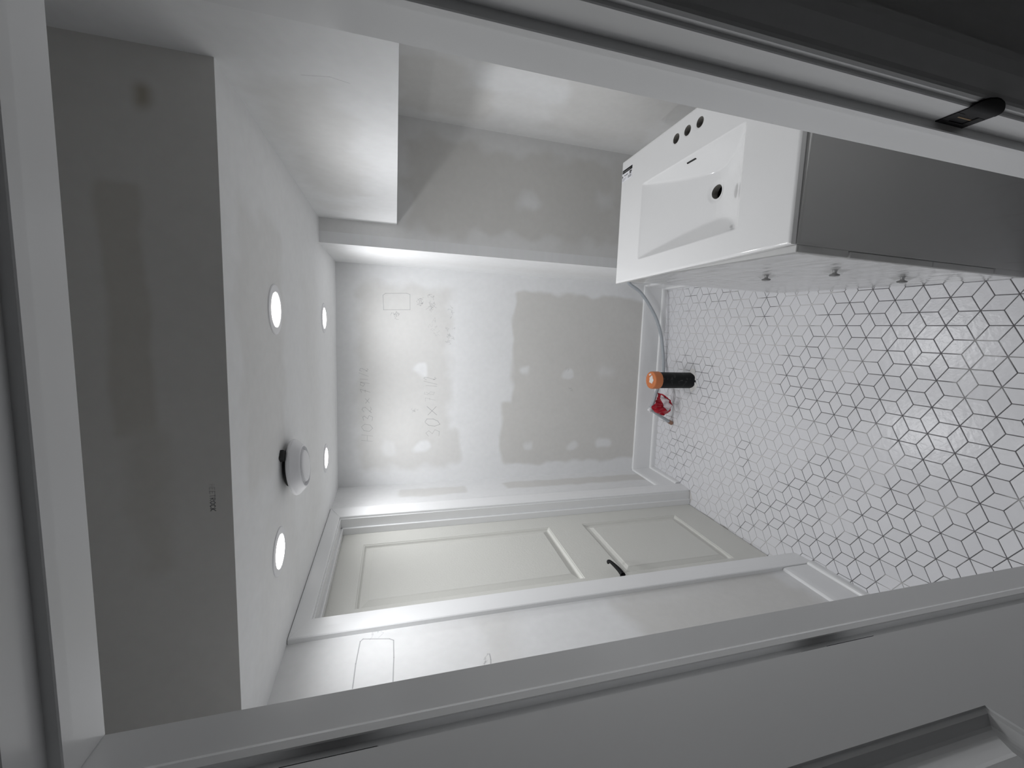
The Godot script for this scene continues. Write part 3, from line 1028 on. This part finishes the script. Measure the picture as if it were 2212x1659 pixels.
func build_vanity() -> void:
	var o := base("vanity_cabinet", Transform3D(Basis(Vector3.UP, -deg_to_rad(2.2)).scaled(Vector3.ONE * 0.9575), Vector3(0.2317, 0, -0.8196)))
	tag(o, "pale grey vanity cabinet wrapped in clear film under the white sink top", "vanity cabinet")
	var L := 0.874
	var U := 0.081          # height of the plinth
	var Dp := 0.505
	# open-topped carcass
	var st := begin()
	box2(st, Vector3(0.0185, 0.0, -0.016), Vector3(Dp, U + 0.843, 0.0), 0.001)
	box2(st, Vector3(0.0185, 0.0, -L), Vector3(Dp, U + 0.843, -L + 0.016), 0.001)
	box2(st, Vector3(0.02, U + 0.06, -L + 0.016), Vector3(Dp, U + 0.076, -0.016), 0.0)
	box2(st, Vector3(0.0185, 0.0, -L + 0.016), Vector3(0.03, U + 0.072, -0.016), 0.001)
	box2(st, Vector3(0.0185, U + 0.80, -L + 0.016), Vector3(0.036, U + 0.843, -0.016), 0.001)
	box2(st, Vector3(0.0185, U + 0.64, -L + 0.016), Vector3(0.036, U + 0.68, -0.016), 0.001)
	box2(st, Vector3(0.0185, U + 0.06, -0.36), Vector3(0.036, U + 0.66, -0.325), 0.001)
	box2(st, Vector3(0.0005, 0.0, -L), Vector3(0.0185, U + 0.061, 0.0), 0.001)
	obj("carcass", st, M.cabinet, o)
	st = begin()
	box2(st, Vector3(Dp - 0.006, U + 0.076, -L + 0.016), Vector3(Dp, U + 0.843, -0.016), 0.0)
	obj("back_board", st, M.cabinet_in, o)
	# fronts
	for r in [["false_front", 0.664, 0.8415, -0.8735, -0.0005], ["drawer", 0.335, 0.655, -0.338, -0.002], ["drawer", 0.064, 0.3315, -0.338, -0.002], ["door", 0.064, 0.655, -0.872, -0.342]]:
		st = begin()
		var back := 0.0184 if r[0] == "false_front" else 0.0165
		box2(st, Vector3(0.0, U + r[1], r[3]), Vector3(back, U + r[2], r[4]), 0.0015)
		var f := obj(r[0], st, M.cabinet, o)
		if r[0] == "false_front":
			continue
		var at := Vector3(0, U + 0.484, -0.168) if r[1] > 0.3 else Vector3(0, U + 0.182, -0.168)
		if r[0] == "door":
			at = Vector3(0, U + 0.532, -0.378)
		st = begin()
		var xf := Transform3D(Basis(Vector3(0, 1, 0), Vector3(-1, 0, 0), Vector3(0, 0, 1)), at)
		lathe(st, [Vector2(0.0085, 0.0), Vector2(0.0065, 0.003), Vector2(0.0052, 0.009), Vector2(0.007, 0.012), Vector2(0.0135, 0.0145), Vector2(0.0148, 0.017), Vector2(0.0125, 0.0195), Vector2(0.0, 0.021)], xf, 24)
		var kb := obj("knob", st, M.knob, f)
		kb.set_meta("label", "dark metal knob under the film")
	# wrinkled film over the front and the near end
	st = begin()
	var nz := noise(7.0, 33, 4)
	film(st, func(a: float, b: float) -> Vector3:
		var y := lerpf(-0.07, 0.838, b)
		var z := lerpf(-0.873, 0.0015, a)
		var k := 0.0035 + 0.0035 * nz.get_noise_2d(z * 0.7, y * 3.4) * (0.35 + 0.65 * sstep(0.2, 0.8, b))
		for kn in [Vector2(-0.168, 0.484), Vector2(-0.168, 0.182), Vector2(-0.378, 0.532)]:
			k += 0.0195 * exp(-Vector2(z - kn.x, y - kn.y).length_squared() / 0.0005)
		return Vector3(-k, U + y, z), 90, 90, Vector3.LEFT)
	film(st, func(a: float, b: float) -> Vector3:
		var y := lerpf(-0.07, 0.838, b)
		var x := lerpf(-0.003, Dp, a)
		return Vector3(x, U + y, 0.003 + 0.003 * nz.get_noise_2d(x * 7.0 + 40.0, y * 0.7) * sstep(0.3, 1.0, b)), 60, 40, Vector3.BACK)
	obj("plastic_film", st, M.film, o)


func film(st: SurfaceTool, at: Callable, na: int, nb: int, out: Vector3) -> void:
	var grid := []
	for j in nb + 1:
		var row := []
		for i in na + 1:
			row.append(at.call(float(i) / na, float(j) / nb))
		grid.append(row)
	var nm := func(i: int, j: int) -> Vector3:
		var u: Vector3 = grid[j][mini(i + 1, na)] - grid[j][maxi(i - 1, 0)]
		var v: Vector3 = grid[mini(j + 1, nb)][i] - grid[maxi(j - 1, 0)][i]
		var n := u.cross(v).normalized()
		return n if n.dot(out) > 0.0 else -n
	var uv := Vector2.ZERO
	for j in nb:
		for i in na:
			var n00: Vector3 = nm.call(i, j)
			var n10: Vector3 = nm.call(i + 1, j)
			var n11: Vector3 = nm.call(i + 1, j + 1)
			var n01: Vector3 = nm.call(i, j + 1)
			tri_uv(st, [grid[j][i], grid[j][i + 1], grid[j + 1][i + 1]], [uv, uv, uv], [n00, n10, n11])
			tri_uv(st, [grid[j][i], grid[j + 1][i + 1], grid[j + 1][i]], [uv, uv, uv], [n00, n11, n01])


func basin_depth(x: float, z: float) -> float:
	# x from the front edge of the top, z from its far end
	var w := (z - 0.430) / 0.2625
	var u := x - 0.078
	if absf(w) >= 1.0 or u <= 0.0 or u >= 0.297:
		return 0.0
	var t := z - (0.430 - 0.2625)
	var fl := 0.100 * ((1.0 - pow(1.0 - t / 0.315, 1.45)) if t < 0.315 else (1.0 - pow(1.0 - (0.525 - t) / 0.21, 1.7)))
	var front := u * 1.15
	var back := (0.297 - u) * 2.3
	var ends := t * 1.6
	# soft minimum keeps the corners round
	var k := 260.0
	var s := exp(-k * fl) + exp(-k * front) + exp(-k * back) + exp(-k * ends)
	return maxf(0.0, -log(s) / k + 0.0 * u) * sstep(0.0, 0.004, minf(minf(u, 0.297 - u), (1.0 - absf(w)) * 0.2625)) + 0.0


func build_sink_top() -> void:
	var o := base("sink_top", Transform3D(Basis.IDENTITY.scaled(Vector3.ONE * 0.9575), Vector3(0.24895, 0.8871, -1.6550)))
	tag(o, "white ceramic sink top with rectangular basin and three tap holes", "sink")
	# local: x into the wall, z towards the camera, y up; the top face lies at 0.0185
	var LX := 0.522
	var LZ := 0.872
	var T := 0.0185
	var holes := [[Vector2(0.464, 0.371), 0.0165], [Vector2(0.465, 0.431), 0.0165], [Vector2(0.464, 0.492), 0.0165], [Vector2(0.262, 0.478), 0.023]]
	var xs := PackedFloat32Array()
	var zs := PackedFloat32Array()
	var step := 0.003
	var x := 0.0
	var rimx := [0.078, 0.375]
	while x < LX - 0.0005:
		xs.append(x)
		x += step
	xs.append(LX)
	var z := 0.0
	while z < LZ - 0.0005:
		zs.append(z)
		z += step
	zs.append(LZ)
	for r in rimx:
		for i in xs.size():
			if absf(xs[i] - r) < step * 0.51:
				xs[i] = r
				break
	for r in [0.430 - 0.2625, 0.430 + 0.2625]:
		for i in zs.size():
			if absf(zs[i] - r) < step * 0.51:
				zs[i] = r
				break
	var nx := xs.size()
	var nz := zs.size()
	var P := PackedVector3Array()
	P.resize(nx * nz)
	var inhole := PackedByteArray()
	inhole.resize(nx * nz)
	for j in nz:
		for i in nx:
			var q := Vector2(xs[i], zs[j])
			var gone := 0
			for h in holes:
				var dd: Vector2 = q - h[0]
				var r := dd.length()
				if r < h[1] + step * 0.75 and r > 1e-5:
					if r > h[1] - step * 0.75:
						q = h[0] + dd / r * h[1]
					elif r < h[1]:
						gone = 1
				elif r <= 1e-5:
					gone = 1
			# rounded outer edge
			var e := minf(minf(q.x, LX - q.x), minf(q.y, LZ - q.y))
			var drop := 0.0
			if e < 0.006:
				drop = 0.004 * pow(1.0 - e / 0.006, 2.0)
			var y := T - drop - basin_depth(q.x, q.y)
			for h in holes:
				var r: float = (q - h[0]).length()
				if h[1] > 0.02:
					if r < 0.040:
						y -= 0.0035 * (1.0 - sstep(h[1] + 0.002, 0.040, r))
				elif r < h[1] + 0.004:
					y -= 0.0012 * (1.0 - (r - h[1]) / 0.004)
			P[j * nx + i] = Vector3(q.x, y, q.y)
			inhole[j * nx + i] = gone
	var N := PackedVector3Array()
	N.resize(nx * nz)
	for j in nz:
		for i in nx:
			var u := P[j * nx + mini(i + 1, nx - 1)] - P[j * nx + maxi(i - 1, 0)]
			var v := P[mini(j + 1, nz - 1) * nx + i] - P[maxi(j - 1, 0) * nx + i]
			N[j * nx + i] = v.cross(u).normalized()
	var st := begin()
	for i in nx * nz:
		st.set_normal(N[i])
		st.set_uv(Vector2(P[i].x, P[i].z))
		st.add_vertex(P[i])
	for j in nz - 1:
		for i in nx - 1:
			var a := j * nx + i
			var b := a + 1
			var c := a + nx + 1
			var d := a + nx
			if inhole[a] or inhole[b] or inhole[c] or inhole[d]:
				continue
			for k in [a, b, c, a, c, d]:
				st.add_index(k)
	var top := obj("basin_top", st, M.ceramic, o)
	# edges, underside rim and the walls of the holes
	st = begin()
	var ye := T - 0.004
	quad(st, Vector3(0, ye, 0), Vector3(0, ye, LZ), Vector3(0, 0, LZ), Vector3.ZERO, Vector3.LEFT)
	quad(st, Vector3(LX, ye, 0), Vector3(LX, ye, LZ), Vector3(LX, 0, LZ), Vector3(LX, 0, 0), Vector3.RIGHT)
	quad(st, Vector3(0, ye, 0), Vector3(LX, ye, 0), Vector3(LX, 0, 0), Vector3.ZERO, Vector3.FORWARD)
	quad(st, Vector3(0, ye, LZ), Vector3(LX, ye, LZ), Vector3(LX, 0, LZ), Vector3(0, 0, LZ), Vector3.BACK)
	for r in [[0.0, 0.0, 0.05, LZ], [LX - 0.03, 0.0, LX, LZ], [0.05, 0.0, LX - 0.03, 0.08], [0.05, LZ - 0.08, LX - 0.03, LZ]]:
		quad(st, Vector3(r[0], 0, r[1]), Vector3(r[2], 0, r[1]), Vector3(r[2], 0, r[3]), Vector3(r[0], 0, r[3]), Vector3.DOWN)
	obj("rim", st, M.ceramic, o)
	for h in holes:
		st = begin()
		var y := T - basin_depth(h[0].x, h[0].y) - (0.0035 if h[1] > 0.02 else 0.0012)
		var xf := Transform3D(Basis.IDENTITY, Vector3(h[0].x, y, h[0].y))
		lathe(st, [Vector2(h[1] * 1.0, -0.022), Vector2(h[1], 0.0006)], xf, 36)
		obj("hole_lining", st, M.cabinet_in, o)
	# overflow slot high on the back slope of the basin
	st = begin()
	var sx := 0.389
	var xs2 := 0.3665
	var yy := T - basin_depth(xs2, 0.438)
	var slope := Vector3(basin_depth(xs2 - 0.004, 0.438) - basin_depth(xs2 + 0.004, 0.438), 0.008, 0).normalized()
	cbox(st, Vector3(xs2, yy - 0.0015, 0.438), Vector3(0.007, 0.006, 0.046), 0.0022, Basis(Vector3(0, 0, 1), -atan2(-slope.x, slope.y)))
	obj("overflow_slot", st, M.black_matt, o)
	# maker's sticker in the far back corner
	var lab := base("product_sticker", Transform3D(Basis.IDENTITY.scaled(Vector3.ONE * 0.9575), Vector3(0.688, 0.8871 + T * 0.9575, -1.610)))
	tag(lab, "small black and white sticker on the far back corner of the sink top", "sticker")
	st = begin()
	var A := Vector3(-0.026, 0.0004, -0.041)
	var uvs := [Vector2(0, 1), Vector2(1, 1), Vector2(1, 0), Vector2(0, 0)]
	var pts := [A, A + Vector3(0, 0, 0.082), A + Vector3(0.052, 0, 0.082), A + Vector3(0.052, 0, 0)]
	tri_uv(st, [pts[0], pts[1], pts[2]], [uvs[0], uvs[1], uvs[2]], [Vector3.UP, Vector3.UP, Vector3.UP])
	tri_uv(st, [pts[0], pts[2], pts[3]], [uvs[0], uvs[2], uvs[3]], [Vector3.UP, Vector3.UP, Vector3.UP])
	for k in 4:
		var j := (k + 1) % 4
		var dn := Vector3(0, -0.0003, 0)
		quad(st, pts[k], pts[j], pts[j] + dn, pts[k] + dn, (pts[k] + pts[j]) * Vector3(1, 0, 1))
	var im := Image.create(164, 104, false, Image.FORMAT_RGB8)
	im.fill(Color(0.95, 0.95, 0.97))
	im.fill_rect(Rect2i(4, 4, 156, 30), Color(0.02, 0.02, 0.03))
	im.fill_rect(Rect2i(34, 20, 90, 3), Color(0.7, 0.7, 0.7))
	im.fill_rect(Rect2i(12, 12, 12, 12), Color(0.5, 0.5, 0.5))
	im.fill_rect(Rect2i(16, 16, 4, 4), Color(0.02, 0.02, 0.03))
	im.fill_rect(Rect2i(118, 40, 36, 12), Color(0.05, 0.05, 0.06))
	im.fill_rect(Rect2i(118, 55, 30, 9), Color(0.08, 0.08, 0.09))
	im.fill_rect(Rect2i(4, 52, 12, 16), Color(0.1, 0.1, 0.12))
	for k in 7:
		im.fill_rect(Rect2i(34 + k * 9, 48 + (k % 3) * 2, 6, 12 - (k % 2) * 4), Color(0.15, 0.15, 0.18))
	for k in 18:
		im.fill_rect(Rect2i(96 + k * 3, 70, 1 + (k * 7) % 2, 22), Color(0.3, 0.3, 0.33))
	for k in 3:
		im.fill_rect(Rect2i(4, 76 + k * 8, 66 - k * 14, 3), Color(0.55, 0.55, 0.6))
	var pm := mat(Color.WHITE, 0.35)
	pm.albedo_texture = ImageTexture.create_from_image(im)
	obj("printed_face", st, pm, lab)


# ------------------------------------------------------------------ plumbing on the floor

func build_pipe() -> void:
	var o := base("drain_pipe", Transform3D(Basis.IDENTITY, Vector3(-0.233, 0, -2.244)))
	tag(o, "black floor drain pipe stub closed with an orange cap", "drain pipe")
	var st := begin()
	lathe(st, [Vector2(0.0, 0.0), Vector2(0.0505, 0.0), Vector2(0.0505, 0.24)], Transform3D(), 40)
	var m: StandardMaterial3D = M.abs
	var im := Image.create(64, 64, false, Image.FORMAT_RGB8)
	var n := noise(0.06, 4, 4)
	for j in 64:
		for i in 64:
			var a := sstep(0.15, 0.6, n.get_noise_2d(i, j))
			im.set_pixel(i, j, lin(0.009, 0.0095, 0.010).lerp(lin(0.06, 0.06, 0.06), a))
	m.albedo_color = Color.WHITE
	m.albedo_texture = ImageTexture.create_from_image(im)
	m.uv1_triplanar = true
	m.uv1_scale = Vector3.ONE * 6.0
	obj("pipe", st, m, o)
	st = begin()
	lathe(st, [Vector2(0.0507, 0.238), Vector2(0.0535, 0.239), Vector2(0.0545, 0.242), Vector2(0.0545, 0.286), Vector2(0.052, 0.291), Vector2(0.047, 0.2925), Vector2(0.043, 0.2905), Vector2(0.0, 0.2905)], Transform3D(), 44)
	var cap := obj("orange_cap", st, M.cap, o)
	cap.set_meta("label", "orange test cap")
	st = begin()
	var ring := []
	for k in 18:
		var a := TAU * k / 18.0
		ring.append(Vector3(0.002 + cos(a) * 0.024 * (1.0 + 0.2 * sin(3.0 * a + 1.0)), 0.2915, 0.004 + sin(a) * 0.021 * (1.0 + 0.2 * sin(5.0 * a))))
	for k in 18:
		tri(st, Vector3(0.002, 0.2925, 0.004), ring[k], ring[(k + 1) % 18], Vector3.UP)
	cbox(st, Vector3(0.034, 0.2912, -0.012), Vector3(0.010, 0.002, 0.022), 0.0008, Basis(Vector3.UP, 0.4))
	obj("chalk_mark", st, M.chalk, cap)
	# rough collar of mortar at its foot
	st = begin()
	var seg := 48
	var prev := []
	for k in seg + 1:
		var a := TAU * (k % seg) / seg
		var r := 0.064 + 0.012 * sin(3.0 * a + 0.6) + 0.006 * sin(7.0 * a) + 0.005 * sin(13.0 * a + 2.0)
		var cur := [Vector3(cos(a) * 0.050, 0.007 + 0.003 * sin(5.0 * a), sin(a) * 0.050), Vector3(cos(a) * r, 0.0006, sin(a) * r)]
		if k > 0:
			quad(st, prev[0], cur[0], cur[1], prev[1], Vector3.UP)
		prev = cur
	obj("mortar_collar", st, M.dust, o)


func build_supply() -> void:
	var o := base("water_supply_tube")
	tag(o, "grey-blue water supply tube bending from the boxed-out wall round behind the black pipe", "water tube")
	var st := begin()
	var pts := smooth_path([Vector3(0.398, 0.345, -2.50), Vector3(0.375, 0.320, -2.50), Vector3(0.330, 0.243, -2.50), Vector3(0.248, 0.168, -2.50), Vector3(0.155, 0.104, -2.50), Vector3(0.049, 0.060, -2.50), Vector3(-0.062, 0.036, -2.50), Vector3(-0.142, 0.026, -2.497), Vector3(-0.215, 0.05, -2.46), Vector3(-0.275, 0.115, -2.40), Vector3(-0.335, 0.155, -2.375), Vector3(-0.395, 0.172, -2.372), Vector3(-0.435, 0.190, -2.375)], 8)
	tube(st, pts, [0.0105], 14)
	obj("tube", st, M.pex, o)
	st = begin()
	lathe(st, [Vector2(0.0, -0.013), Vector2(0.012, -0.013), Vector2(0.0135, -0.008), Vector2(0.0135, 0.008), Vector2(0.012, 0.013), Vector2(0.0, 0.013)], Transform3D(Basis(Vector3(0, 0, 1), 0.9), Vector3(-0.444, 0.193, -2.375)), 16)
	obj("elbow_fitting", st, M.white_plastic, o)
	st = begin()
	tube(st, smooth_path([Vector3(-0.440, 0.186, -2.372), Vector3(-0.463, 0.152, -2.376), Vector3(-0.497, 0.092, -2.381), Vector3(-0.532, 0.027, -2.386)], 5), [0.0105], 14)
	obj("lower_arm", st, M.pex, o)
	st = begin()
	tube(st, PackedVector3Array([Vector3(-0.529, 0.033, -2.3855), Vector3(-0.543, 0.006, -2.388)]), [0.0135], 14)
	obj("end_plug", st, M.brass, o)
	# the red bag tied round the tube
	var b := base("red_bag")
	tag(b, "crumpled red and white plastic bag tied to the tube beside the black pipe", "plastic bag")
	var nz := noise(11.0, 61, 2)
	var outline := [Vector2(0.0, 0.0), Vector2(-0.024, -0.012), Vector2(-0.074, 0.020), Vector2(-0.095, 0.030), Vector2(-0.128, 0.012), Vector2(-0.140, -0.020), Vector2(-0.152, -0.052), Vector2(-0.136, -0.088), Vector2(-0.100, -0.100), Vector2(-0.068, -0.105), Vector2(-0.030, -0.070), Vector2(-0.008, -0.036)]
	bag(b, "red_film", outline, nz, M.red, 0.0)
	bag(b, "white_print", [Vector2(-0.014, -0.030), Vector2(-0.040, -0.022), Vector2(-0.080, -0.046), Vector2(-0.118, -0.066), Vector2(-0.108, -0.090), Vector2(-0.084, -0.099), Vector2(-0.050, -0.076)], nz, M.tag_white, 0.004)


func bag(root: Node, called: String, outline: Array, nz: FastNoiseLite, m: Material, lift: float) -> void:
	var poly := PackedVector2Array(outline)
	var at := func(p: Vector2) -> Vector3:
		var fold := nz.get_noise_2d(p.x * 2.4, p.y * 0.9)
		return Vector3(-0.325 + p.x, 0.172 + p.y * 1.0, -2.335 + lift - 0.18 * p.y + 0.022 * fold)
	var st := begin()
	var step := 0.006
	var nx := 30
	for j in range(-20, 8):
		for i in range(-nx, 2):
			var cell := PackedVector2Array([Vector2(i, j) * step, Vector2(i + 1, j) * step, Vector2(i + 1, j + 1) * step, Vector2(i, j + 1) * step])
			for part in Geometry2D.intersect_polygons(cell, poly):
				var idx := Geometry2D.triangulate_polygon(part)
				for k in range(0, idx.size(), 3):
					tri(st, at.call(part[idx[k]]), at.call(part[idx[k + 1]]), at.call(part[idx[k + 2]]), Vector3.BACK)
	obj(called, st, m, root)
